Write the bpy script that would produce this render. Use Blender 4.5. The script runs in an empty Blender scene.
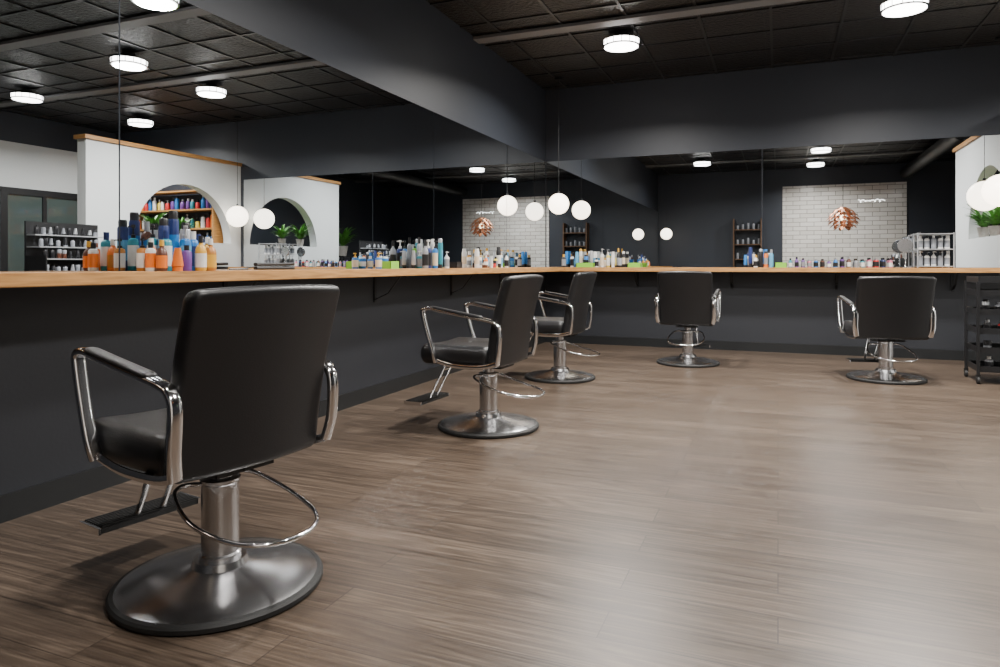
import bpy, bmesh, math, random
from mathutils import Vector, Matrix
random.seed(7)
C = bpy.context.scene.collection

# ---------------------------------------------------------------- materials
MATS = {}
def mat(name, col, rough=0.5, metal=0.0, emit=0.0, ecol=None, bump=0.0, bscale=40.0, var=0.0, coat=0.0, trans=0.0, spec=0.5):
    if name in MATS: return MATS[name]
    m = bpy.data.materials.new(name); m.use_nodes = True
    nt = m.node_tree; b = nt.nodes['Principled BSDF']
    b.inputs['Base Color'].default_value = (*col, 1)
    b.inputs['Roughness'].default_value = rough
    b.inputs['Metallic'].default_value = metal
    b.inputs['Coat Weight'].default_value = coat
    b.inputs['Transmission Weight'].default_value = trans
    b.inputs['Specular IOR Level'].default_value = spec
    if emit > 0:
        b.inputs['Emission Color'].default_value = (*(ecol or col), 1)
        b.inputs['Emission Strength'].default_value = emit
    if bump > 0 or var > 0:
        tc = nt.nodes.new('ShaderNodeTexCoord')
        n = nt.nodes.new('ShaderNodeTexNoise'); n.inputs['Scale'].default_value = bscale
        n.inputs['Detail'].default_value = 4
        nt.links.new(tc.outputs['Object'], n.inputs['Vector'])
        if bump > 0:
            bp = nt.nodes.new('ShaderNodeBump'); bp.inputs['Strength'].default_value = bump
            bp.inputs['Distance'].default_value = 0.01
            nt.links.new(n.outputs['Fac'], bp.inputs['Height'])
            nt.links.new(bp.outputs['Normal'], b.inputs['Normal'])
        if var > 0:
            r = nt.nodes.new('ShaderNodeValToRGB')
            r.color_ramp.elements[0].position = 0.3; r.color_ramp.elements[1].position = 0.7
            r.color_ramp.elements[0].color = (*[c*(1-var) for c in col], 1)
            r.color_ramp.elements[1].color = (*[min(1, c*(1+var)) for c in col], 1)
            nt.links.new(n.outputs['Fac'], r.inputs['Fac'])
            nt.links.new(r.outputs['Color'], b.inputs['Base Color'])
    MATS[name] = m
    return m

def two_tone_wall():
    """charcoal wall colour, darker below the counter height"""
    m = bpy.data.materials.new('charcoal_two_tone'); m.use_nodes = True
    nt = m.node_tree; N = nt.nodes; L = nt.links; b = N['Principled BSDF']
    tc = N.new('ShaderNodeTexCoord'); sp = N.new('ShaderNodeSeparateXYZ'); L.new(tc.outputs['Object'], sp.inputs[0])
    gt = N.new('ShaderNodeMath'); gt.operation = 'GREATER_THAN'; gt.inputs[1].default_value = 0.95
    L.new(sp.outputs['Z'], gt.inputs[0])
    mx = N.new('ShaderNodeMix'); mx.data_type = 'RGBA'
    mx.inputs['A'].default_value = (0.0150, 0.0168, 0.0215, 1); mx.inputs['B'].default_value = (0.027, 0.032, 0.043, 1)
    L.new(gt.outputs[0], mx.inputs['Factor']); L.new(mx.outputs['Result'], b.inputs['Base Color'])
    n = N.new('ShaderNodeTexNoise'); n.inputs['Scale'].default_value = 60; L.new(tc.outputs['Object'], n.inputs['Vector'])
    bp = N.new('ShaderNodeBump'); bp.inputs['Strength'].default_value = 0.05; bp.inputs['Distance'].default_value = 0.01
    L.new(n.outputs['Fac'], bp.inputs['Height']); L.new(bp.outputs['Normal'], b.inputs['Normal'])
    b.inputs['Roughness'].default_value = 0.5
    return m

def wood_floor():
    m = bpy.data.materials.new('floor_planks'); m.use_nodes = True
    nt = m.node_tree; N = nt.nodes; L = nt.links; b = N['Principled BSDF']
    tc = N.new('ShaderNodeTexCoord')
    br = N.new('ShaderNodeTexBrick')
    br.inputs['Color1'].default_value = (0, 0, 0, 1); br.inputs['Color2'].default_value = (1, 1, 1, 1)
    br.inputs['Mortar'].default_value = (0.5, 0.5, 0.5, 1)
    br.inputs['Scale'].default_value = 1.0
    br.inputs['Mortar Size'].default_value = 0.0015
    br.inputs['Brick Width'].default_value = 1.22; br.inputs['Row Height'].default_value = 0.150
    br.offset = 0.37; br.offset_frequency = 2
    L.new(tc.outputs['Object'], br.inputs['Vector'])
    sc = N.new('ShaderNodeVectorMath'); sc.operation = 'SCALE'; sc.inputs['Scale'].default_value = 13.0
    L.new(br.outputs['Color'], sc.inputs[0])
    ad = N.new('ShaderNodeVectorMath'); ad.operation = 'ADD'
    L.new(tc.outputs['Object'], ad.inputs[0]); L.new(sc.outputs['Vector'], ad.inputs[1])
    # long streaks
    mp = N.new('ShaderNodeMapping'); mp.inputs['Scale'].default_value = (0.5, 38, 1)
    L.new(ad.outputs['Vector'], mp.inputs['Vector'])
    n1 = N.new('ShaderNodeTexNoise'); n1.inputs['Scale'].default_value = 2.4; n1.inputs['Detail'].default_value = 10
    n1.inputs['Roughness'].default_value = 0.74; n1.inputs['Distortion'].default_value = 0.1
    L.new(mp.outputs['Vector'], n1.inputs['Vector'])
    # cathedral rings
    mp2 = N.new('ShaderNodeMapping'); mp2.inputs['Scale'].default_value = (0.5, 4.6, 1)
    L.new(ad.outputs['Vector'], mp2.inputs['Vector'])
    w = N.new('ShaderNodeTexNoise'); w.inputs['Scale'].default_value = 1.3; w.inputs['Detail'].default_value = 2.0
    L.new(mp2.outputs['Vector'], w.inputs['Vector'])
    ml = N.new('ShaderNodeMath'); ml.operation = 'MULTIPLY'; ml.inputs[1].default_value = 95.0
    L.new(w.outputs['Fac'], ml.inputs[0])
    sn = N.new('ShaderNodeMath'); sn.operation = 'SINE'; L.new(ml.outputs[0], sn.inputs[0])
    m2 = N.new('ShaderNodeMath'); m2.operation = 'MULTIPLY_ADD'; m2.inputs[1].default_value = 0.042
    L.new(sn.outputs[0], m2.inputs[0]); L.new(n1.outputs['Fac'], m2.inputs[2])
    sp = N.new('ShaderNodeSeparateColor'); L.new(br.outputs['Color'], sp.inputs[0])
    m3 = N.new('ShaderNodeMath'); m3.operation = 'MULTIPLY_ADD'; m3.inputs[1].default_value = 0.10
    L.new(sp.outputs[0], m3.inputs[0]); L.new(m2.outputs[0], m3.inputs[2])
    r = N.new('ShaderNodeValToRGB')
    e = r.color_ramp.elements
    e[0].position = 0.34; e[0].color = (0.023, 0.0155, 0.0105, 1)
    e[1].position = 0.82; e[1].color = (0.165, 0.124, 0.092, 1)
    k = e.new(0.57); k.color = (0.070, 0.050, 0.036, 1)
    L.new(m3.outputs[0], r.inputs['Fac'])
    mx = N.new('ShaderNodeMix'); mx.data_type = 'RGBA'
    L.new(br.outputs['Fac'], mx.inputs['Factor'])
    L.new(r.outputs['Color'], mx.inputs['A']); mx.inputs['B'].default_value = (0.016, 0.011, 0.008, 1)
    L.new(mx.outputs['Result'], b.inputs['Base Color'])
    rr = N.new('ShaderNodeMapRange'); rr.inputs['To Min'].default_value = 0.25; rr.inputs['To Max'].default_value = 0.42
    L.new(n1.outputs['Fac'], rr.inputs['Value']); L.new(rr.outputs['Result'], b.inputs['Roughness'])
    bp = N.new('ShaderNodeBump'); bp.inputs['Strength'].default_value = 0.3; bp.inputs['Distance'].default_value = 0.002
    L.new(m2.outputs[0], bp.inputs['Height']); L.new(bp.outputs['Normal'], b.inputs['Normal'])
    return m

def wood_edge():
    m = bpy.data.materials.new('counter_oak'); m.use_nodes = True
    nt = m.node_tree; N = nt.nodes; L = nt.links; b = N['Principled BSDF']
    tc = N.new('ShaderNodeTexCoord')
    n = N.new('ShaderNodeTexNoise'); n.inputs['Scale'].default_value = 6; n.inputs['Detail'].default_value = 5
    mp = N.new('ShaderNodeMapping'); mp.inputs['Scale'].default_value = (1, 1, 14)
    L.new(tc.outputs['Object'], mp.inputs['Vector']); L.new(mp.outputs['Vector'], n.inputs['Vector'])
    r = N.new('ShaderNodeValToRGB')
    r.color_ramp.elements[0].position = 0.3; r.color_ramp.elements[0].color = (0.30, 0.140, 0.040, 1)
    r.color_ramp.elements[1].position = 0.7; r.color_ramp.elements[1].color = (0.52, 0.27, 0.090, 1)
    L.new(n.outputs['Fac'], r.inputs['Fac']); L.new(r.outputs['Color'], b.inputs['Base Color'])
    b.inputs['Roughness'].default_value = 0.45
    return m

def tile_mat(name, tw, th, c1, c2, cm, rough, ms, vert=True, bumps=0.4, noise=0.0):
    m = bpy.data.materials.new(name); m.use_nodes = True
    nt = m.node_tree; N = nt.nodes; L = nt.links; b = N['Principled BSDF']
    tc = N.new('ShaderNodeTexCoord')
    br = N.new('ShaderNodeTexBrick'); br.inputs['Scale'].default_value = 1
    br.inputs['Brick Width'].default_value = tw; br.inputs['Row Height'].default_value = th
    br.inputs['Mortar Size'].default_value = ms
    br.inputs['Color1'].default_value = (*c1, 1); br.inputs['Color2'].default_value = (*c2, 1); br.inputs['Mortar'].default_value = (*cm, 1)
    if not vert: br.offset = 0.0
    if vert:
        mp = N.new('ShaderNodeMapping'); mp.inputs['Rotation'].default_value = (math.radians(-90), 0, 0)
        L.new(tc.outputs['Object'], mp.inputs['Vector']); L.new(mp.outputs['Vector'], br.inputs['Vector'])
    else:
        L.new(tc.outputs['Object'], br.inputs['Vector'])
    L.new(br.outputs['Color'], b.inputs['Base Color'])
    b.inputs['Roughness'].default_value = rough
    bp = N.new('ShaderNodeBump'); bp.inputs['Strength'].default_value = bumps; bp.inputs['Distance'].default_value = 0.006; bp.invert = True
    L.new(br.outputs['Fac'], bp.inputs['Height'])
    last = bp
    if noise > 0:
        n = N.new('ShaderNodeTexNoise'); n.inputs['Scale'].default_value = 28; n.inputs['Detail'].default_value = 5
        L.new(tc.outputs['Object'], n.inputs['Vector'])
        b2 = N.new('ShaderNodeBump'); b2.inputs['Strength'].default_value = noise; b2.inputs['Distance'].default_value = 0.02
        L.new(n.outputs['Fac'], b2.inputs['Height']); L.new(bp.outputs['Normal'], b2.inputs['Normal']); last = b2
    L.new(last.outputs['Normal'], b.inputs['Normal'])
    return m

M_wall = two_tone_wall()
M_base = mat('baseboard_black', (0.008, 0.009, 0.010), 0.4, var=0.05)
M_white = mat('white_plaster', (0.58, 0.60, 0.60), 0.7, bump=0.05, bscale=50, var=0.02)
M_ceil = tile_mat('ceiling_black', 0.61, 0.61, (0.0035, 0.0035, 0.0045), (0.006, 0.006, 0.007), (0.022, 0.022, 0.024), 0.42, 0.006, vert=False, bumps=0.8, noise=0.9)
M_tile = tile_mat('white_subway_tile', 0.30, 0.10, (0.62, 0.59, 0.54), (0.76, 0.73, 0.68), (0.24, 0.22, 0.20), 0.12, 0.006)
M_floor = wood_floor()
M_oak = wood_edge()
M_walnut = mat('dark_oak', (0.10, 0.05, 0.022), 0.45, var=0.2, bscale=12)
M_beam = mat('beam_grey', (0.15, 0.15, 0.155), 0.5, var=0.08)
M_grid = mat('ceiling_grid_black', (0.018, 0.018, 0.020), 0.35, var=0.05)
M_mirror = mat('mirror_silver', (0.73, 0.76, 0.78), 0.0, 1.0)
M_leather = mat('black_vinyl', (0.008, 0.008, 0.009), 0.38, bump=0.12, bscale=220)
M_chrome = mat('chrome', (0.78, 0.78, 0.79), 0.11, 1.0)
M_steel = mat('brushed_steel', (0.56, 0.56, 0.57), 0.24, 1.0, bump=0.03, bscale=90)
M_black = mat('black_plastic', (0.010, 0.010, 0.011), 0.4, bump=0.05, bscale=80)
M_rubber = mat('black_rubber', (0.008, 0.008, 0.008), 0.6, bump=0.05, bscale=80)
M_iron = mat('black_iron', (0.008, 0.008, 0.009), 0.45, 0.3)
M_glow = mat('opal_glass', (1, 0.95, 0.88), 0.3, emit=7.0, ecol=(1.0, 0.84, 0.66))
M_bulb = mat('warm_bulb', (1, 0.9, 0.7), 0.3, emit=9.0, ecol=(1.0, 0.72, 0.42))
M_diff = mat('diffuser', (1, 1, 1), 0.4, emit=16.0, ecol=(1.0, 0.96, 0.92))
M_neon = mat('neon_white', (1, 1, 1), 0.3, emit=5.0, ecol=(1.0, 0.98, 0.95))
M_pot = mat('pot_ceramic', (0.35, 0.33, 0.30), 0.4, var=0.1)
M_leaf = mat('leaf_green', (0.08, 0.26, 0.035), 0.5, var=0.4, bscale=20)
M_glass = mat('door_glass', (0.06, 0.08, 0.075), 0.06, var=0.1, bscale=2)
M_copper = mat('copper', (0.60, 0.27, 0.14), 0.38, 0.8, var=0.15, bscale=6)

def cmat(col, rough=0.35):
    return mat('plastic_%d_%d_%d' % tuple(int(c*999) for c in col), col, rough, var=0.03, bscale=8)

# ---------------------------------------------------------------- helpers
def finish(bm, name, m, parent=None, smooth=True, angle=40):
    bmesh.ops.recalc_face_normals(bm, faces=bm.faces)
    me = bpy.data.meshes.new(name); bm.to_mesh(me); bm.free()
    ms = m if isinstance(m, (list, tuple)) else [m]
    for x in ms: me.materials.append(x)
    if smooth:
        for p in me.polygons: p.use_smooth = True
        try: me.set_sharp_from_angle(angle=math.radians(angle))
        except Exception: pass
    o = bpy.data.objects.new(name, me); C.objects.link(o)
    if parent: o.parent = parent
    return o

def empty(name, loc, rotz=0):
    o = bpy.data.objects.new(name, None); o.empty_display_size = 0.1
    o.location = loc; o.rotation_euler = (0, 0, rotz); C.objects.link(o)
    return o

def tag(o, label, cat, group=None, kind=None):
    o['label'] = label; o['category'] = cat
    if group: o['group'] = group
    if kind: o['kind'] = kind
    return o

def bm_box(bm, x0, x1, y0, y1, z0, z1, mi=0):
    vs = [bm.verts.new(p) for p in ((x0,y0,z0),(x1,y0,z0),(x1,y1,z0),(x0,y1,z0),(x0,y0,z1),(x1,y0,z1),(x1,y1,z1),(x0,y1,z1))]
    fs = []
    for f in ((0,1,2,3),(4,5,6,7),(0,1,5,4),(1,2,6,5),(2,3,7,6),(3,0,4,7)):
        fc = bm.faces.new([vs[i] for i in f]); fc.material_index = mi; fs.append(fc)
    return fs

def box(name, x0, x1, y0, y1, z0, z1, m, bevel=0.0, parent=None):
    """box with object origin at its own base centre"""
    cx, cy, cz = (x0+x1)/2, (y0+y1)/2, z0
    bm = bmesh.new(); bm_box(bm, x0-cx, x1-cx, y0-cy, y1-cy, 0, z1-z0)
    if bevel > 0:
        bmesh.ops.bevel(bm, geom=list(bm.edges), offset=bevel, segments=2, profile=0.5, affect='EDGES')
    o = finish(bm, name, m, parent, smooth=bevel > 0)
    o.location = (cx, cy, cz)
    return o

def boxes(name, lst, m, parent=None, bevel=0.0):
    bm = bmesh.new()
    for l in lst: bm_box(bm, *l)
    if bevel > 0:
        bmesh.ops.bevel(bm, geom=list(bm.edges), offset=bevel, segments=1, affect='EDGES')
    return finish(bm, name, m, parent, smooth=False)

def bm_lathe(bm, prof, n=32, mi=0, mat4=None):
    rings = []
    for r, z in prof:
        if r < 1e-6: ring = [bm.verts.new((0, 0, z))]
        else: ring = [bm.verts.new((r*math.cos(2*math.pi*i/n), r*math.sin(2*math.pi*i/n), z)) for i in range(n)]
        rings.append(ring)
    for a, b in zip(rings[:-1], rings[1:]):
        for i in range(n):
            j = (i+1) % n
            if len(a) == 1 and len(b) == 1: continue
            if len(a) == 1: f = bm.faces.new((a[0], b[i], b[j]))
            elif len(b) == 1: f = bm.faces.new((a[i], a[j], b[0]))
            else: f = bm.faces.new((a[i], a[j], b[j], b[i]))
            f.material_index = mi
    if mat4:
        vs = [v for r in rings for v in r]
        bmesh.ops.transform(bm, matrix=mat4, verts=vs)

def lathe(name, prof, m, n=32, parent=None, loc=(0,0,0), angle=35):
    bm = bmesh.new(); bm_lathe(bm, prof, n)
    o = finish(bm, name, m, parent, angle=angle); o.location = loc
    return o

def catmull(pts, k=6, closed=False):
    P = [Vector(p) for p in pts]; out = []
    n = len(P); segs = n if closed else n-1
    for i in range(segs):
        if closed: p0, p1, p2, p3 = P[(i-1) % n], P[i], P[(i+1) % n], P[(i+2) % n]
        else: p0, p1, p2, p3 = P[max(i-1,0)], P[i], P[i+1], P[min(i+2,n-1)]
        for j in range(k):
            t = j/k
            out.append(0.5*((2*p1)+(-p0+p2)*t+(2*p0-5*p1+4*p2-p3)*t*t+(-p0+3*p1-3*p2+p3)*t**3))
    if not closed: out.append(P[-1])
    return out

def bm_sweep(bm, pts, a, b=None, ref=Vector((1,0,0)), n=10, closed=False, power=1.0):
    """sweep an ellipse / rounded rectangle (half sizes a along ref, b across) along pts"""
    b = a if b is None else b
    rings = []; N = len(pts)
    for i, p in enumerate(pts):
        if closed: t = (pts[(i+1) % N]-pts[i-1])
        else: t = pts[min(i+1, N-1)]-pts[max(i-1, 0)]
        t.normalize()
        s = ref - t*ref.dot(t)
        if s.length < 1e-3: s = Vector((0,1,0)) - t*t.y
        s.normalize(); u = t.cross(s)
        ring = []
        for j in range(n):
            th = 2*math.pi*(j+0.5)/n; c, d = math.cos(th), math.sin(th)
            cc = math.copysign(abs(c)**power, c); dd = math.copysign(abs(d)**power, d)
            ring.append(bm.verts.new(p + s*a*cc + u*b*dd))
        rings.append(ring)
    R = list(zip(rings[:-1], rings[1:]))
    if closed: R.append((rings[-1], rings[0]))
    for r0, r1 in R:
        for j in range(n):
            k = (j+1) % n
            bm.faces.new((r0[j], r0[k], r1[k], r1[j]))
    if not closed:
        bm.faces.new(rings[0]); bm.faces.new(rings[-1])

def sweep(name, pts, a, m, b=None, parent=None, **kw):
    bm = bmesh.new(); bm_sweep(bm, pts, a, b, **kw)
    return finish(bm, name, m, parent, angle=50)

def pillow(name, w, h, T, rc, e, fn, m, parent=None, nu=26, nv=26):
    """rounded-rectangular cushion; fn maps (x,y,t) -> xyz"""
    def samp(n): return [math.sin((i/n-0.5)*math.pi*0.92)/math.sin(0.46*math.pi) for i in range(n+1)]
    U, V = samp(nu), samp(nv)
    bm = bmesh.new(); top = {}; bot = {}
    for i, u in enumerate(U):
        for j, v in enumerate(V):
            x, y = u*w/2, v*h/2
            ax, ay = abs(x)-(w/2-rc), abs(y)-(h/2-rc)
            d = min(w/2-abs(x), h/2-abs(y))
            if ax > 0 and ay > 0:
                dx, dy = ax/rc, ay/rc
                mx, my = dx*math.sqrt(1-dy*dy/2), dy*math.sqrt(1-dx*dx/2)
                x = math.copysign(w/2-rc+rc*mx, x); y = math.copysign(h/2-rc+rc*my, y)
                d = rc*(1-min(1, math.hypot(mx, my)))
            q = 1-min(max(d, 0), e)/e
            t = T/2*math.sqrt(max(0, 1-q*q))
            edge = i in (0, nu) or j in (0, nv)
            vt = bm.verts.new(fn(x, y, t)); top[i, j] = vt
            bot[i, j] = vt if edge else bm.verts.new(fn(x, y, -t))
    for i in range(nu):
        for j in range(nv):
            bm.faces.new((top[i,j], top[i+1,j], top[i+1,j+1], top[i,j+1]))
            q = (bot[i,j], bot[i,j+1], bot[i+1,j+1], bot[i+1,j])
            try: bm.faces.new(q)
            except ValueError: pass
    return finish(bm, name, m, parent, angle=80)

def copy_tree(root, loc, rotz, group=None):
    def rec(o, par):
        c = o.copy(); C.objects.link(c)
        if par:
            c.parent = par; c.matrix_parent_inverse = o.matrix_parent_inverse.copy()
        for ch in o.children: rec(ch, c)
        return c
    c = rec(root, None); c.location = loc; c.rotation_euler = (0, 0, rotz)
    return c

# ---------------------------------------------------------------- room shell
XL, XR, YB, YR, ZC = -2.80, 5.0, 8.47, -0.60, 3.27
def S(o, label, cat): return tag(o, label, cat, kind='structure')
S(box('floor', XL-0.1, XR+0.1, YR-0.1, YB+0.1, -0.1, 0, M_floor), 'brown-grey wood-look plank floor', 'floor')
bpy.data.objects['floor'].location = (0, 0, 0)
me = bpy.data.objects['floor'].data
for v in me.vertices:
    v.co.x += (XL+XR)/2; v.co.y += (YB+YR)/2; v.co.z -= 0.1
o = box('ceiling', XL-0.1, XR+0.1, YR-0.1, YB+0.1, ZC, ZC+0.1, M_ceil); S(o, 'black painted ceiling with square panels', 'ceiling')
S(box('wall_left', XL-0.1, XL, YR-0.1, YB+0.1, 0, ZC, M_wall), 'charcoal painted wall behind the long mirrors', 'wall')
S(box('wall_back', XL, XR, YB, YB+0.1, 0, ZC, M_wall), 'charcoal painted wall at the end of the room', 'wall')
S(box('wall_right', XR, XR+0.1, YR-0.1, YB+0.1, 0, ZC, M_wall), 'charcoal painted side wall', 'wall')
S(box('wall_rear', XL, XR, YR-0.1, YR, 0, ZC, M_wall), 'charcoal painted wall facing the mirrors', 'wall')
S(box('wall_side', XR-0.03, XR, 5.3, YB, 0, 2.83, M_white), 'white painted wall beside the entrance', 'wall')
S(box('wall_tiled', 0.1, 2.65, YR, YR+0.03, 0, 2.85, M_tile), 'wall section clad in glossy white subway tile', 'wall')
S(box('baseboard_left', XL, XL+0.014, YR, YB, 0, 0.105, M_base), 'black baseboard under the long counter', 'baseboard')
S(box('baseboard_back', XL+0.014, 2.2, YB-0.014, YB, 0, 0.105, M_base), 'black baseboard under the end counter', 'baseboard')

# ceiling T-bar grid
lst = []
x = XL+0.3
while x < XR: lst.append((x-0.012, x+0.012, YR, YB, ZC-0.012, ZC-0.0005)); x += 0.61
y = YR+0.4
while y < YB: lst.append((XL, XR, y-0.012, y+0.012, ZC-0.0115, ZC-0.0005)); y += 0.61
S(boxes('trim_2', lst, M_grid), 'black metal grid between the ceiling panels', 'ceiling grid')

# partition with arched opening
PX0, PX1, PY0, PY1, PZ = 2.26, 2.41, 5.86, YB, 2.55
AC, AR, SILL = 7.40, 0.86, 1.33
def partition():
    bm = bmesh.new()
    ys = [PY0] + [AC-AR*math.cos(math.pi*i/32) for i in range(33)] + [PY1]
    def az(y):
        d = abs(y-AC)
        return SILL + (math.sqrt(max(0, AR*AR-d*d))*0.96 if d < AR else 0)
    def q(*p): bm.faces.new([bm.verts.new(c) for c in p])
    for y0, y1 in zip(ys[:-1], ys[1:]):
        inside = y0 >= AC-AR-1e-6 and y1 <= AC+AR+1e-6
        for X in (PX0, PX1):
            if inside:
                q((X,y0,0),(X,y1,0),(X,y1,SILL),(X,y0,SILL))
                q((X,y0,az(y0)),(X,y1,az(y1)),(X,y1,PZ),(X,y0,PZ))
            else: q((X,y0,0),(X,y1,0),(X,y1,PZ),(X,y0,PZ))
        if inside:
            q((PX0,y0,SILL),(PX1,y0,SILL),(PX1,y1,SILL),(PX0,y1,SILL))
            q((PX0,y0,az(y0)),(PX1,y0,az(y0)),(PX1,y1,az(y1)),(PX0,y1,az(y1)))
    q((PX0,PY0,0),(PX1,PY0,0),(PX1,PY0,PZ),(PX0,PY0,PZ))
    q((PX0,PY0,PZ),(PX1,PY0,PZ),(PX1,PY1,PZ),(PX0,PY1,PZ))
    bmesh.ops.remove_doubles(bm, verts=bm.verts, dist=1e-4)
    return finish(bm, 'wall_partition', M_white, smooth=False)
S(partition(), 'white plaster partition wall with an arched opening', 'wall')
S(box('trim_1', PX0-0.03, PX1+0.03, PY0-0.03, PY1-0.005, PZ, PZ+0.05, M_oak), 'oak cap on top of the partition', 'trim')

# ceiling beams, duct
for i, y in enumerate((1.2, 3.0, 4.6, 6.25)):
    b_ = box('ceiling_beam', XL+0.005, XR-0.005, y-0.075, y+0.075, ZC-0.04, ZC-0.0125, M_beam)
    tag(b_, 'grey painted beam running across the black ceiling', 'beam', 'ceiling beams')
bm = bmesh.new(); bm_sweep(bm, [Vector((2.65,-0.59,0)), Vector((2.65,4.4,0))], 0.13, n=20)
o = finish(bm, 'ventilation_duct', M_black); o.location = (0, 0, 3.06)
tag(o, 'round black ventilation duct under the ceiling', 'duct')

# mirrors
CT = 0.972  # counter top height
def mirror(x0, x1, y0, y1):
    z0, z1 = CT+0.002, 2.34
    o = box('wall_mirror', x0, x1, y0, y1, z0, z1, M_mirror)
    tag(o, 'large frameless wall mirror panel standing on the counter', 'mirror', 'wall mirror panels')
g = 0.004
for y0, y1 in ((-0.5, 2.25), (2.25, 5.34), (5.34, 7.08), (7.08, YB-0.008)):
    mirror(XL+0.001, XL+0.007, y0+g, y1-g)
for x0, x1 in ((XL+0.009, -0.17), (-0.17, 2.20)):
    mirror(x0+g, x1-g, YB-0.007, YB-0.001)

# counter (one L-shaped shelf)
CD = 0.36
def counter():
    bm = bmesh.new()
    t = 0.05
    pts = [(XL, -0.5), (XL+CD, -0.5), (XL+CD, YB-CD), (2.2, YB-CD), (2.2, YB), (XL, YB)]
    f = bm.faces.new([bm.verts.new((x, y, CT-t)) for x, y in pts])
    r = bmesh.ops.extrude_face_region(bm, geom=[f])
    bmesh.ops.translate(bm, vec=(0, 0, t), verts=[v for v in r['geom'] if isinstance(v, bmesh.types.BMVert)])
    bmesh.ops.bevel(bm, geom=list(bm.edges), offset=0.003, segments=2, affect='EDGES')
    return finish(bm, 'counter_top', M_oak, smooth=False)
tag(counter(), 'long L-shaped oak counter along two mirrored walls', 'counter')

# brackets
def bracket(loc, rz):
    bm = bmesh.new()
    bm_box(bm, -0.015, 0.015, 0, 0.28, -0.008, 0)
    bm_box(bm, -0.015, 0.015, 0, 0.008, -0.20, -0.008)
    bm_sweep(bm, [Vector((0, 0.008, -0.18)), Vector((0, 0.12, -0.13)), Vector((0, 0.22, -0.008))], 0.012, 0.004, n=6)
    o = finish(bm, 'shelf_bracket', M_iron, smooth=False)
    o.location = loc; o.rotation_euler = (0, 0, rz)
    return tag(o, 'black iron bracket holding up the oak counter', 'bracket', 'counter brackets')
for y in (0.9, 2.9, 4.4, 5.7, 6.9):
    bracket((XL+0.001, y, CT-0.051), math.radians(-90))
for x in (-1.6, -0.5, 0.6, 1.7):
    bracket((x, YB-0.001, CT-0.051), math.radians(180))

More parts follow.
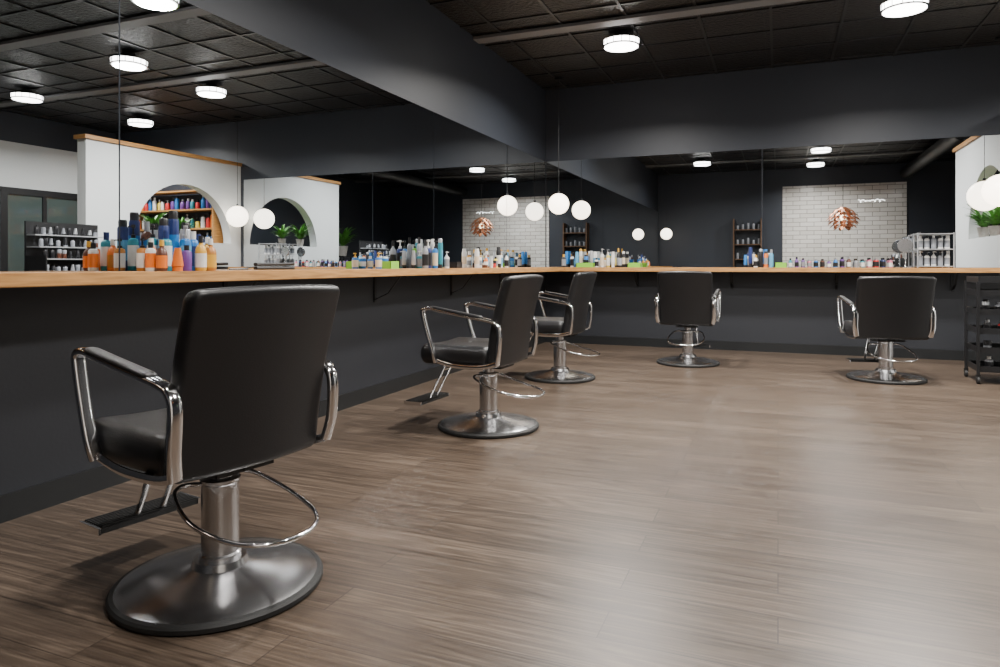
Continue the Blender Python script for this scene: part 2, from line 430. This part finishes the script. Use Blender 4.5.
# ---------------------------------------------------------------- salon chair
def build_chair():
    root = empty('salon_chair', (0, 0, 0))
    # front of chair is local -Y
    # base
    base = lathe('base', [(0.300,0.018),(0.296,0.026),(0.275,0.034),(0.20,0.046),(0.115,0.060),(0.085,0.070),(0.078,0.090),(0.0,0.090)], M_steel, 56, root)
    lathe('rubber_rim', [(0,0.0),(0.304,0.0),(0.312,0.006),(0.312,0.018),(0.306,0.025),(0.294,0.0275),(0.289,0.024),(0.0,0.020)], M_rubber, 56, base)
    col = lathe('pump_column', [(0,0.089),(0.062,0.089),(0.062,0.103),(0.056,0.108),(0.056,0.32),(0.060,0.325),(0.060,0.335),(0.04,0.338),(0.036,0.34),(0.036,0.385),(0,0.385)], M_steel, 36, root)
    bm = bmesh.new(); bm_box(bm, -0.10, 0.10, -0.13, 0.13, 0.376, 0.390)
    bm_box(bm, -0.02, 0.02, -0.26, 0.15, 0.386, 0.404); bm_box(bm, -0.25, 0.25, -0.02, 0.02, 0.386, 0.404)
    finish(bm, 'seat_frame', M_black, root, smooth=False)
    # seat
    def fs(x, y, t):
        return Vector((x, y-0.118, 0.462+t - 0.012*(t > 0)*math.cos(min(1, abs(x)/0.25)*math.pi/2)))
    pillow('seat', 0.50, 0.48, 0.125, 0.05, 0.04, fs, M_leather, root)
    # backrest
    def fb(x, y, t):
        s = (y+0.27)/0.54
        k = 0.97+0.03*s
        yy = 0.158+0.115*s - 0.018*math.sin(s*math.pi) - 0.030*(x/0.26)**2 + t
        zz = 0.398+0.537*s + 0.008*(1-(x/0.26)**2)*(1 if s > 0.5 else 0)*(s-0.5)*2
        return Vector((x*k, yy, zz))
    pillow('backrest', 0.53, 0.54, 0.060, 0.030, 0.020, fb, M_leather, root, nu=32, nv=32)
    # arms
    AX = 0.276
    for sx in (-1, 1):
        pts = [(0.185,0.425),(0.200,0.50),(0.206,0.60),(0.194,0.650),(0.150,0.676),(0.0,0.700),(-0.17,0.727),(-0.255,0.742),(-0.300,0.728),(-0.297,0.685),(-0.267,0.58),(-0.232,0.48),(-0.220,0.42)]
        path = catmull([Vector((sx*(AX if (i not in (0, 12)) else 0.264), y, z)) for i, (y, z) in enumerate(pts)], 5)
        arm = sweep('armrest', path, 0.020, M_chrome, b=0.0115, parent=root, n=12, power=0.6)
        pillow('arm_pad', 0.042, 0.34, 0.018, 0.018, 0.008, lambda x, y, t, sx=sx: Vector((sx*AX+x, y-0.07, 0.7135-0.155*(y-0.07+0.02)+t)), M_leather, arm, nu=10, nv=16)
        sweep('arm_mount', catmull([Vector((sx*0.262, 0.185, 0.432)), Vector((sx*0.256, 0.08, 0.405)), Vector((sx*0.256, -0.1, 0.403)), Vector((sx*0.262, -0.220, 0.43))], 4), 0.006, M_chrome, b=0.014, parent=arm, n=8)
    # footrest: flat chrome struts + pad
    bm = bmesh.new()
    for sx in (-0.045, 0.045):
        bm_sweep(bm, catmull([Vector((sx, -0.16, 0.395)), Vector((sx, -0.26, 0.388)), Vector((sx, -0.31, 0.31)), Vector((sx, -0.385, 0.17)), Vector((sx, -0.395, 0.145))], 5), 0.012, 0.006, n=8, power=0.7)
    bm_sweep(bm, [Vector((-0.05, -0.297, 0.34)), Vector((0.05, -0.297, 0.34))], 0.006, n=8)
    fr = finish(bm, 'footrest', M_chrome, root)
    bm = bmesh.new()
    bm_box(bm, -0.175, 0.175, -0.500, -0.380, 0.130, 0.148)
    for i in range(8):
        y = -0.493+0.0145*i
        bm_box(bm, -0.165, 0.165, y, y+0.007, 0.1475, 0.153)
    finish(bm, 'foot_pad', M_rubber, fr, smooth=False)
    for sx in (-1, 1):
        bm = bmesh.new()
        bm_box(bm, sx*0.1755-0.004, sx*0.1755+0.004, -0.502, -0.378, 0.128, 0.150)
        finish(bm, 'pad_end_cap', M_chrome, fr, smooth=False)
    # pump lever loop
    lp = catmull([(-0.05,-0.01,0.325),(-0.10,-0.045,0.325),(-0.145,-0.01,0.31),(-0.175,0.12,0.265),(-0.145,0.27,0.235),(-0.06,0.345,0.225),(0.06,0.345,0.225),(0.145,0.27,0.235),(0.175,0.12,0.265),(0.145,-0.01,0.31),(0.10,-0.045,0.325),(0.05,-0.01,0.325)], 6)
    sweep('pump_lever', lp, 0.007, M_chrome, parent=root, n=8, ref=Vector((0,0,1)))
    return root
chair = build_chair()
def heading(deg):
    # rotation so the local -Y (front) points to direction deg measured from -X toward +Y (clockwise)
    return math.radians(-90 - deg)
chairs = [((-1.620, 1.66), heading(11), 'black vinyl styling chair with chrome arms beside the orange bottles'),
          ((-1.66, 3.90), heading(3), 'black vinyl styling chair with chrome arms facing the long counter'),
          ((-1.79, 5.82), heading(2), 'black vinyl styling chair with chrome arms near the room corner'),
          ((-0.85, 7.17), heading(91), 'black vinyl styling chair with chrome arms facing the end counter'),
          ((0.875, 6.83), heading(78), 'black vinyl styling chair with chrome arms beside the rolling cart')]
for i, (p, rz, lb) in enumerate(chairs):
    if i == 0: c = chair; c.location = (*p, 0); c.rotation_euler = (0, 0, rz)
    else: c = copy_tree(chair, (*p, 0), rz)
    tag(c, lb, 'chair', 'styling chairs')
    if i == 4:
        for ch in c.children:
            if not ch.name.startswith(('base', 'pump')):
                ch.location.z -= 0.035
                if ch.name.startswith('backrest'): ch.scale.x = 1.16
                if ch.name.startswith(('seat', 'armrest')): ch.scale.x = 1.10
                if ch.name.startswith('armrest'): ch.scale.y = 0.88
            elif ch.name.startswith('pump_lever'): ch.location.z -= 0.02

# ---------------------------------------------------------------- ceiling lights
def build_light():
    root = empty('ceiling_light', (0, 0, 0))
    lathe('canopy', [(0,0),(0.065,0),(0.065,-0.02),(0.015,-0.03),(0.015,-0.05),(0.10,-0.058),(0.16,-0.062),(0.16,-0.07),(0,-0.07)], M_black, 24, root)
    bm = bmesh.new()
    bm_lathe(bm, [(0.165,-0.066),(0.185,-0.066),(0.185,-0.074),(0.165,-0.074),(0.165,-0.066)], 40)
    bm_lathe(bm, [(0.165,-0.118),(0.180,-0.118),(0.180,-0.128),(0.165,-0.128),(0.165,-0.118)], 40)
    for i in range(14):
        a = 2*math.pi*i/14
        bm_sweep(bm, [Vector((0.174*math.cos(a), 0.174*math.sin(a), -0.07)), Vector((0.174*math.cos(a), 0.174*math.sin(a), -0.122))], 0.004, n=6)
    finish(bm, 'trim_ring', M_chrome, root)
    lathe('diffuser', [(0,-0.071),(0.160,-0.071),(0.163,-0.08),(0.163,-0.120),(0.15,-0.127),(0,-0.131)], M_diff, 40, root)
    return root
lt = build_light()
POS = [(-1.42,6.65,86),(0.98,6.58,86),(0.85,5.30,76),(-1.5,1.75,34),(0.75,2.7,32),(0.75,0.7,66),(3.4,5.9,52),(3.4,7.6,52),(-0.9,4.1,92)]
for i, (x, y, e) in enumerate(POS):
    c = lt if i == 0 else copy_tree(lt, (0,0,0), 0)
    c.location = (x, y, ZC-0.0125)
    tag(c, 'round ceiling light with chrome cage and bright diffuser', 'ceiling light', 'round ceiling lights')
    ld = bpy.data.lights.new('ceiling_lamp', 'AREA'); ld.shape = 'DISK'; ld.size = 0.3; ld.energy = e*1.5; ld.color = (1, 0.96, 0.91); ld.spread = math.radians(155)
    lo = bpy.data.objects.new('ceiling_lamp', ld); C.objects.link(lo); lo.location = (x, y, ZC-0.15)

# ---------------------------------------------------------------- globe pendants
def globe(x, y, z, r):
    root = empty('globe_pendant', (x, y, ZC-0.0125))
    d = ZC-0.0125-z
    lathe('canopy', [(0,0),(0.05,0),(0.05,-0.02),(0,-0.024)], M_black, 20, root)
    bm = bmesh.new(); bm_sweep(bm, [Vector((0,0,-0.02)), Vector((0,0,-d+r+0.02))], 0.003, n=6)
    finish(bm, 'cord', M_black, root)
    lathe('socket', [(0,-d+r+0.03),(0.014,-d+r+0.03),(0.022,-d+r-0.006),(0,-d+r-0.006)], M_black, 16, root)
    prof = [(r*math.sin(math.pi*i/20), -d+r*math.cos(math.pi*i/20)) for i in range(21)]
    prof[0] = (0, -d+r); prof[-1] = (0, -d-r)
    lathe('globe_shade', prof, M_glow, 32, root, angle=180)
    tag(root, 'white opal glass globe pendant lamp on a thin cord', 'pendant lamp', 'globe pendants')
globe(-2.46, 7.95, 1.74, 0.125)
globe(-2.46, 0.35, 1.74, 0.135)
globe(2.05, 8.17, 1.74, 0.16)

# leaf-shaped copper pendant: overlapping leaves hanging outward and down in tiers
def artichoke(x, y, z):
    root = empty('leaf_pendant', (x, y, ZC)); d = ZC-z
    bm = bmesh.new(); bm_sweep(bm, [Vector((0,0,0)), Vector((0,0,-d+0.2))], 0.004, n=6); finish(bm, 'cord', M_black, root)
    bm = bmesh.new()
    tiers = [(0.05,0.21,6),(0.12,0.17,9),(0.18,0.10,12),(0.215,0.02,14),(0.20,-0.06,12),(0.15,-0.13,10),(0.08,-0.18,7)]
    for k, (rr, zz, n) in enumerate(tiers):
        for i in range(n):
            a = 2*math.pi*(i+0.5*(k % 2))/n
            c = Vector((rr*math.cos(a), rr*math.sin(a), -d+zz))
            out = Vector((math.cos(a), math.sin(a), 0)); tn = Vector((-math.sin(a), math.cos(a), 0))
            L1 = 0.055; L2 = 0.115
            vs = [c-tn*0.028, c+tn*0.028, c+tn*0.046+out*L1-Vector((0,0,0.03)), c+tn*0.012+out*L2-Vector((0,0,0.085)), c-tn*0.012+out*L2-Vector((0,0,0.085)), c-tn*0.046+out*L1-Vector((0,0,0.03))]
            bm.faces.new([bm.verts.new(v) for v in vs])
    finish(bm, 'leaf_shade', M_copper, root, smooth=False)
    lathe('bulb', [(0,-d+0.06),(0.045,-d+0.04),(0.06,-d-0.01),(0.04,-d-0.06),(0,-d-0.07)], M_bulb, 16, root)
    tag(root, 'copper pendant lamp with layered leaves', 'pendant lamp')
artichoke(1.23, 1.35, 1.97)

# small white neon tube sign on the tile wall (lettering in the photo is too small to read)
pts = []
for i in range(60):
    t = i/59
    pts.append(Vector((-0.26+0.52*t+0.022*math.sin(t*34), 0, 0.035*math.cos(t*34)*(0.55+0.45*math.sin(t*9+1)))))
o = sweep('neon_sign', pts, 0.005, M_neon, n=6, ref=Vector((0,1,0)))
o.location = (1.95, YR+0.036, 2.45)
tag(o, 'small white neon tube sign on the white tile wall', 'neon sign')

# ---------------------------------------------------------------- bottles
def bottle(kind, x, y, z, h, r, body, cap, label=None, group='hair products on the counter', parts=True, n=16, base_label=None):
    root_name = {'cyl': 'bottle', 'pump': 'pump_bottle', 'spray': 'spray_can', 'tube': 'squeeze_tube', 'jar': 'jar', 'round': 'bottle'}[kind]
    if kind == 'cyl':
        bp = [(0,0),(r*0.93,0),(r,0.006),(r,h*0.70),(r*0.85,h*0.76),(r*0.45,h*0.80),(0,h*0.80)]
        cp = [(r*0.42,h*0.78),(r*0.5,h*0.79),(r*0.5,h),(0,h)]
        lb = (0.12, 0.62, r)
    elif kind == 'round':
        bp = [(0,0),(r*0.9,0),(r,0.008),(r,h*0.55),(r*0.8,h*0.68),(r*0.38,h*0.76),(r*0.36,h*0.82),(0,h*0.82)]
        cp = [(r*0.35,h*0.80),(r*0.45,h*0.81),(r*0.40,h),(0,h)]
        lb = (0.1, 0.5, r)
    elif kind == 'pump':
        bp = [(0,0),(r*0.93,0),(r,0.006),(r,h*0.62),(r*0.85,h*0.68),(r*0.4,h*0.71),(0,h*0.71)]
        cp = [(r*0.42,h*0.70),(r*0.45,h*0.78),(r*0.18,h*0.79),(r*0.16,h*0.92),(r*0.4,h*0.93),(r*0.4,h),(0,h)]
        lb = (0.1, 0.55, r)
    elif kind == 'spray':
        bp = [(0,0),(r*0.96,0),(r,0.004),(r,h*0.82),(r*0.9,h*0.86),(0,h*0.87)]
        cp = [(r*0.8,h*0.85),(r*0.82,h*0.97),(r*0.7,h),(0,h)]
        lb = (0.2, 0.6, r)
    elif kind == 'tube':
        bp = [(0,h*0.18),(r*0.85,h*0.18),(r,h*0.22),(r*0.95,h*0.6),(r*0.8,h*0.98),(r*0.78,h),(0,h)]
        cp = [(0,0),(r*0.85,0),(r*0.88,h*0.19),(0,h*0.19)]
        lb = None
    else:
        bp = [(0,0),(r*0.95,0),(r,0.004),(r,h*0.6),(0,h*0.62)]
        cp = [(r*1.03,h*0.58),(r*1.03,h*0.98),(r*0.98,h),(0,h)]
        lb = None
    o = lathe(root_name, bp, body, n)
    o.location = (x, y, z); o.rotation_euler = (0, 0, random.uniform(-0.5, 0.5))
    if kind == 'tube':
        for v in o.data.vertices: v.co.y *= 1 - 0.75*max(0, (v.co.z/h-0.25))
    c = lathe('cap', cp, cap, n, o)
    if kind == 'pump':
        bm = bmesh.new(); bm_sweep(bm, [Vector((0,0,h*0.965)), Vector((r*0.9,0,h*0.965)), Vector((r*1.05,0,h*0.94))], r*0.13, n=6)
        finish(bm, 'nozzle', cap, c)
    if lb and label and parts:
        lathe('paper_label', [(r+0.0006,h*lb[0]),(r+0.0006,h*lb[1])], label, n, o)
    return o

BL = cmat((0.02,0.16,0.45)); NV = cmat((0.015,0.03,0.13)); TE = cmat((0.02,0.22,0.28)); OR = cmat((0.70,0.17,0.02))
AM = cmat((0.42,0.17,0.03)); GO = cmat((0.62,0.34,0.04)); WH = cmat((0.66,0.66,0.64)); BK = cmat((0.012,0.012,0.014))
PU = cmat((0.13,0.05,0.24)); GR = cmat((0.20,0.48,0.04)); RE = cmat((0.50,0.03,0.03)); SI = mat('silver_plastic', (0.50,0.51,0.53), 0.3, 0.6)
GY = cmat((0.22,0.23,0.25)); BR = cmat((0.10,0.035,0.02)); YE = cmat((0.70,0.55,0.08)); PK = cmat((0.55,0.12,0.20)); LB = cmat((0.10,0.32,0.52)); CR = cmat((0.62,0.52,0.38))
NAMES = {BL:'blue',NV:'navy',TE:'teal',OR:'orange',AM:'amber',GO:'golden',WH:'white',BK:'black',PU:'purple',GR:'green',RE:'red',SI:'silver',GY:'grey',BR:'brown',YE:'yellow',PK:'pink',LB:'light blue',CR:'cream'}
KN = {'cyl':'bottle','round':'rounded bottle','pump':'pump bottle','spray':'spray can','tube':'squeeze tube','jar':'jar'}
def B(kind, x, y, h, r, body, cap, label=None, z=CT+0.0005, group='hair products on the counter', where='oak counter', parts=True, n=16):
    o = bottle(kind, x, y, z, h, r, body, cap, label, group, parts, n)
    tag(o, '%s %s with %s cap on the %s' % (NAMES[body], KN[kind], NAMES[cap], where), 'bottle' if kind != 'jar' else 'jar', group)
    return o

# near cluster on the long counter
near = [
 ('tube',-2.53,2.335,0.105,0.026,OR,OR,None), ('pump',-2.72,2.31,0.15,0.024,AM,BK,WH), ('round',-2.67,2.315,0.15,0.025,OR,WH,AM),
 ('round',-2.56,2.275,0.14,0.024,BR,GO,OR), ('cyl',-2.61,2.26,0.13,0.022,WH,BK,OR),
 ('cyl',-2.60,2.335,0.185,0.025,TE,NV,WH), ('pump',-2.73,2.375,0.22,0.024,TE,BK,WH), ('spray',-2.66,2.375,0.245,0.024,NV,BK,LB), ('spray',-2.665,2.435,0.285,0.025,NV,BK,BL),
 ('cyl',-2.555,2.41,0.12,0.023,PU,BK,None), ('pump',-2.605,2.45,0.215,0.026,BL,SI,LB), ('round',-2.535,2.475,0.165,0.026,GO,BK,WH),
 ('cyl',-2.725,2.455,0.24,0.026,BR,SI,BL), ('cyl',-2.625,2.515,0.19,0.026,BL,WH,NV), ('round',-2.545,2.545,0.155,0.027,AM,WH,GO),
 ('spray',-2.69,2.53,0.235,0.025,SI,BK,BL), ('round',-2.60,2.58,0.165,0.027,GO,WH,OR), ('cyl',-2.67,2.59,0.18,0.025,BL,NV,WH)]
for k in near: B(k[0], k[1], k[2], k[3], k[4], k[5], k[6], k[7], group='hair products in the nearest cluster', n=20)

pal = [BK,WH,WH,BL,SI,BK,LB,CR,GY,OR,NV,TE,WH,GR]
def cluster(axis, a0, a1, n, c0, c1, hmin, hmax, group, palette=pal, rmin=0.020, rmax=0.029, z=CT+0.0005, where='oak counter', kinds=('cyl','pump','spray','tube','round','jar')):
    placed = []
    tries = 0
    while len(placed) < n and tries < 4000:
        tries += 1
        a = random.uniform(a0, a1); c = random.uniform(c0, c1); r = random.uniform(rmin, rmax)
        if any(math.hypot(a-p[0], c-p[1]) < r+p[2]+0.006 for p in placed): continue
        placed.append((a, c, r))
        k = random.choice(kinds)
        h = random.uniform(hmin, hmax)*(0.38 if k == 'jar' else 1)
        x, y = (c, a) if axis == 'y' else (a, c)
        B(k, x, y, h, r, random.choice(palette), random.choice([BK,WH,SI,BK,GO]), random.choice([WH,BK,GY,LB,CR]), z=z, group=group, where=where, n=12)
cluster('y', 4.90, 5.30, 14, -2.75, -2.64, 0.13, 0.26, 'hair products in the middle cluster', palette=[BK,WH,GY,BL,SI,GR,NV,WH,BK,TE])
cluster('y', 4.25, 4.42, 3, -2.75, -2.69, 0.08, 0.13, 'hair products in the middle cluster', palette=[GR, BL, WH])
cluster('y', 6.10, 6.75, 14, -2.75, -2.65, 0.11, 0.22, 'hair products near the corner', palette=[WH,WH,YE,BR,BK,BL,SI,RE,OR,WH])
cluster('x', -2.50, -1.72, 22, 8.28, 8.43, 0.11, 0.24, 'hair products on the end counter', palette=[WH,WH,GY,YE,WH,BL,SI,WH,BK,LB])
cluster('x', -0.36, -0.05, 10, 8.29, 8.43, 0.13, 0.24, 'hair products by the mirror seam', palette=[WH,BL,NV,OR,BK,LB,WH])
for i in range(16):
    x = 0.13+0.066*i
    B(random.choice(['cyl','round']), x, 8.38+random.uniform(-0.02,0.02), random.uniform(0.08,0.12), 0.020, random.choice([PU,TE,BL,PK,BR,RE,GY,NV,BR,PU]), random.choice([BK,SI,BK]), random.choice([GY,BK,WH]), group='small bottles in a row', n=12)
# trays
for (x, y, w, d, col, nm) in ((-2.64,4.36,0.08,0.12,GR,'green'),(-2.66,5.5,0.08,0.12,BK,'black'),(-1.60,8.28,0.16,0.10,GR,'green'),(0.03,8.25,0.12,0.08,GR,'green'),(-2.2,8.22,0.22,0.05,GR,'green')):
    root = boxes('product_tray', [(-w/2,w/2,-d/2,d/2,0,0.005),(-w/2,-w/2+0.004,-d/2,d/2,0.005,0.055),(w/2-0.004,w/2,-d/2,d/2,0.005,0.055),(-w/2,w/2,-d/2,-d/2+0.004,0.005,0.055),(-w/2,w/2,d/2-0.004,d/2,0.005,0.055)], col)
    root.location = (x, y, CT+0.0005); tag(root, '%s plastic tray on the oak counter' % nm, 'tray')

# flat iron on counter
root = empty('flat_iron', (-2.56, 3.02, CT+0.001), math.radians(86))
for s, zz in ((1, 0.010), (-1, 0.030)):
    sweep('arm', catmull([Vector((-0.14,0,zz)), Vector((0,0.002,zz+0.001)), Vector((0.14,0.0,zz + (0.004 if s<0 else 0)))], 5), 0.009, M_black, b=0.014, parent=root, n=10, ref=Vector((0,0,1)), power=0.7)
sweep('power_cord', catmull([Vector((-0.14,0,0.018)), Vector((-0.22,0.04,0.006)), Vector((-0.30,-0.02,0.006)), Vector((-0.25,-0.06,0.006)), Vector((-0.36,-0.05,0.006))], 6), 0.004, M_black, parent=root, n=6, ref=Vector((0,0,1)))
tag(root, 'black hair straightener with cord lying on the counter', 'hair straightener')

# small rack with white bottles on end counter
RX0, RX1, RY0, RY1 = 1.34, 1.66, 8.20, 8.42
bm = bmesh.new()
for x in (0, RX1-RX0):
    for y in (0, RY1-RY0): bm_box(bm, x-0.005, x+0.005, y-0.005, y+0.005, 0, 0.36)
for z in (0.015, 0.19, 0.35): bm_box(bm, -0.006, RX1-RX0+0.006, -0.006, RY1-RY0+0.006, z-0.005, z+0.003)
o = finish(bm, 'product_rack', SI, smooth=False); o.location = (RX0, RY0, CT+0.0005)
tag(o, 'silver three-shelf rack on the counter holding white bottles', 'rack')
for lev, (zz, hh) in enumerate(((0.019, 0.15), (0.194, 0.14))):
    for i in range(5):
        B('cyl' if lev else 'pump', RX0+0.04+0.06*i, 8.30, hh, 0.024, WH if (i+lev) % 3 else GY, BK if i % 2 else WH, GY, z=CT+0.001+zz, group='white bottles in the rack', where='small rack', n=12)
# round standing mirror
root = empty('vanity_mirror', (1.24, 8.28, CT+0.0005))
lathe('stand', [(0,0),(0.06,0),(0.058,0.008),(0.01,0.014),(0.007,0.02),(0.007,0.16),(0,0.16)], M_chrome, 20, root)
bm = bmesh.new(); bm_lathe(bm, [(0,-0.008),(0.073,-0.008),(0.075,0),(0.073,0.008),(0,0.008)], 32, mat4=Matrix.Translation((0,0,0.23)) @ Matrix.Rotation(math.radians(86), 4, 'X'))
finish(bm, 'mirror_head', M_steel, root)
tag(root, 'round chrome tabletop mirror on the end counter', 'mirror')

# ---------------------------------------------------------------- rolling cart at the end
def cart(x, y):
    root = empty('rolling_cart', (x, y, 0))
    w, d = 0.34, 0.40
    lst = []
    for sx in (-1, 1):
        for sy in (-1, 1): lst.append((sx*w/2-0.011, sx*w/2+0.011, sy*d/2-0.011, sy*d/2+0.011, 0.075, 0.86))
    boxes('frame', lst, M_black, root)
    for z in (0.10, 0.26, 0.42, 0.58, 0.74, 0.85):
        tr = boxes('tray', [(-w/2+0.006,w/2-0.006,-d/2+0.006,d/2-0.006,z,z+0.006),(-w/2+0.004,w/2-0.004,-d/2+0.002,-d/2+0.01,z,z+0.05),(-w/2+0.004,w/2-0.004,d/2-0.01,d/2-0.002,z,z+0.05),(-w/2+0.002,-w/2+0.008,-d/2,d/2,z,z+0.05),(w/2-0.008,w/2-0.002,-d/2,d/2,z,z+0.05)], M_black, root)
    for sx in (-1, 1):
        for sy in (-1, 1):
            bm = bmesh.new()
            bm_lathe(bm, [(0,-0.012),(0.024,-0.012),(0.029,-0.008),(0.029,0.008),(0.024,0.012),(0,0.012)], 18, mat4=Matrix.Translation((sx*w/2, sy*d/2, 0.029)) @ Matrix.Rotation(math.radians(90), 4, 'Y'))
            bm_box(bm, sx*w/2-0.016, sx*w/2+0.016, sy*d/2-0.008, sy*d/2+0.008, 0.045, 0.077)
            finish(bm, 'caster', M_rubber, root, smooth=False)
    tag(root, 'black rolling salon cart with stacked trays', 'cart')
    for i, (dx, dy, z, h, r, a, b, k) in enumerate(((-0.08,-0.10,0.266,0.09,0.03,GY,BK,'jar'),(0.06,-0.08,0.266,0.11,0.026,WH,BK,'cyl'),(-0.08,-0.1,0.426,0.11,0.03,BK,SI,'cyl'),(0.02,-0.1,0.426,0.10,0.028,RE,BK,'cyl'),(-0.09,-0.08,0.586,0.12,0.026,SI,BK,'spray'),(0.0,-0.1,0.586,0.10,0.028,GY,GY,'cyl'),(-0.07,-0.1,0.106,0.12,0.03,GY,WH,'cyl'),(0.08,0.05,0.106,0.12,0.03,WH,BK,'cyl'))):
        B(k, x+dx, y+dy, h, r, a, b, BK, z=z+0.0005, group='products in the rolling cart', where='rolling cart', n=12)
cart(1.73, 7.05)

# ---------------------------------------------------------------- reflected side of the room
def shelving(name, x0, x1, y0, y1, levels, top, m, label):
    lst = [(0, 0.03, 0, y1-y0, 0, top), (x1-x0-0.03, x1-x0, 0, y1-y0, 0, top)]
    for z in levels: lst.append((0.03, x1-x0-0.03, 0, y1-y0, z-0.025, z))
    o = boxes(name, lst, m); o.location = (x0, y0, 0)
    tag(o, label, 'shelf'); return o
LV = (0.5, 0.95, 1.28, 1.58, 1.88, 2.18)
shelving('shelving_unit', 2.50, 4.30, 8.14, 8.44, LV, 2.3, M_oak, 'oak shelving unit stocked with coloured hair products')
for z in LV[2:5]:
    x = 2.58
    while x < 4.17:
        r = random.uniform(0.026, 0.038)
        B(random.choice(['cyl','spray','pump','round']), x+r, 8.24, random.uniform(0.14,0.24), r, random.choice([BL,BL,LB,NV,WH,RE,OR,TE,WH,PU,YE]), random.choice([BK,WH,SI]), None, z=z+0.0005, group='products on the oak shelving', where='oak shelving unit', parts=False, n=10)
        x += 2*r+random.uniform(0.01, 0.05)

# dark framed glass door in side wall
DX = XR-0.03
o = boxes('door_1', [(-0.05,0,0,0.10,0,2.15),(-0.05,0,1.22,1.32,0,2.15),(-0.05,0,0.10,1.22,2.05,2.15),(-0.05,0,0.10,1.22,0,0.2),(-0.05,0,0.62,0.68,0.2,2.05)], M_base)
o.location = (DX-0.001, 6.52, 0); S(o, 'dark framed double glass door', 'door')
for a, b in ((0.10,0.62),(0.68,1.22)):
    boxes('glass_pane', [(-0.03,-0.02,a,b,0.2,2.05)], M_glass, o)

# retail display near the partition end
def gondola(x, y):
    root = empty('retail_display', (x, y, 0))
    boxes('base_cabinet', [(-0.20,0.20,-0.42,0.42,0.0,0.92)], M_base, root)
    lst = [(0.12,0.14,-0.42,0.42,0.92,1.47),(-0.20,0.12,-0.42,-0.405,0.92,1.10),(-0.20,0.12,0.405,0.42,0.92,1.10)]
    boxes('back_panel', lst, M_black, root)
    for i, z in enumerate((1.07, 1.20, 1.33)):
        boxes('shelf', [(-0.16+0.07*i,0.12,-0.41,0.41,z-0.012,z)], SI, root)
    tag(root, 'black tiered retail display with small products', 'display stand')
    for i, z in enumerate((0.92, 1.07, 1.20, 1.33)):
        yy = -0.37
        while yy < 0.38:
            B(random.choice(['cyl','tube','jar']), x-0.17+0.07*max(0, i-1)+0.03+(0.02 if i else 0), y+yy, random.uniform(0.07,0.10), 0.022, random.choice([GY,SI,BK,BR,GY,BK,WH]), random.choice([BK,BK,GY]), None, z=z+0.0005, group='products on the retail display', where='retail display', parts=False, n=10)
            yy += random.uniform(0.052, 0.09)
gondola(1.75, 5.30)

# wood shelf unit on rear wall
shelving('wall_shelf', -1.0, -0.35, YR+0.001, YR+0.26, (0.4, 0.8, 1.15, 1.5, 1.85), 2.1, M_walnut, 'dark oak shelf unit with a few hair products')
for z in (1.15, 1.5, 1.85):
    x = -0.93
    while x < -0.45:
        B('cyl', x+0.03, YR+0.14, random.uniform(0.12,0.2), 0.028, random.choice([GY,BL,BR,GY,BK]), BK, None, z=z+0.0005, group='products on the oak wall shelf', where='oak wall shelf', parts=False, n=10)
        x += 0.12

# plants
def plant(x, y, z, s=1.0, n=34, label='leafy green plant in a ceramic pot', spread=1.0):
    root = empty('potted_plant', (x, y, z))
    lathe('pot', [(0,0),(0.05*s,0),(0.07*s,0.12*s),(0.075*s,0.13*s),(0.065*s,0.13*s),(0.06*s,0.11*s),(0,0.11*s)], M_pot, 20, root)
    bm = bmesh.new()
    for i in range(n):
        a = random.uniform(0, 2*math.pi); l = random.uniform(0.16, 0.30)*s; up = random.uniform(0.5, 1.5)
        d = Vector((math.cos(a), math.sin(a), 0)); t = Vector((-math.sin(a), math.cos(a), 0))
        P = []
        for k in range(5):
            f = k/4
            P.append((Vector((0,0,0.11*s)) + d*l*f*(0.35+0.5*f)*spread + Vector((0,0,l*up*(f*1.2-0.5*f*f))), 0.022*s*math.sin(math.pi*(0.15+0.8*f))))
        prev = None
        for p, w in P:
            cur = (bm.verts.new(p-t*w), bm.verts.new(p+t*w))
            if prev: bm.faces.new((prev[0], prev[1], cur[1], cur[0]))
            prev = cur
    finish(bm, 'foliage', M_leaf, root)
    tag(root, label, 'plant')
plant(2.335, 6.92, SILL+0.001, 1.0, 80, label='leafy green plant in the arched opening', spread=0.9)
plant(2.335, 7.40, SILL+0.001, 0.95, 70, label='leafy green plant in the arched opening', spread=0.9)
o = boxes('plant_stand', [(-0.16,0.16,-0.16,0.16,1.18,1.21),(-0.16,-0.13,-0.16,-0.13,0,1.18),(0.13,0.16,-0.16,-0.13,0,1.18),(-0.16,-0.13,0.13,0.16,0,1.18),(0.13,0.16,0.13,0.16,0,1.18)], M_black)
o.location = (3.4, 4.9, 0); tag(o, 'tall black plant stand', 'plant stand')
plant(3.4, 4.9, 1.211, 2.0, 70)
o = copy_tree(o, (3.9, 3.4, 0), 0); plant(3.9, 3.4, 1.211, 1.8, 60)

# ---------------------------------------------------------------- world + camera
w = bpy.data.worlds.new('world'); bpy.context.scene.world = w; w.use_nodes = True
w.node_tree.nodes['Background'].inputs[0].default_value = (0.5, 0.6, 0.8, 1)
w.node_tree.nodes['Background'].inputs[1].default_value = 0.05
cam = bpy.data.cameras.new('camera'); co = bpy.data.objects.new('camera', cam); C.objects.link(co)
co.location = (0, 0, 1.0); co.rotation_euler = (math.radians(90), 0, math.radians(22.09))
cam.sensor_width = 36; cam.lens = 24.66; cam.shift_y = -0.0685; cam.clip_start = 0.02
bpy.context.scene.camera = co
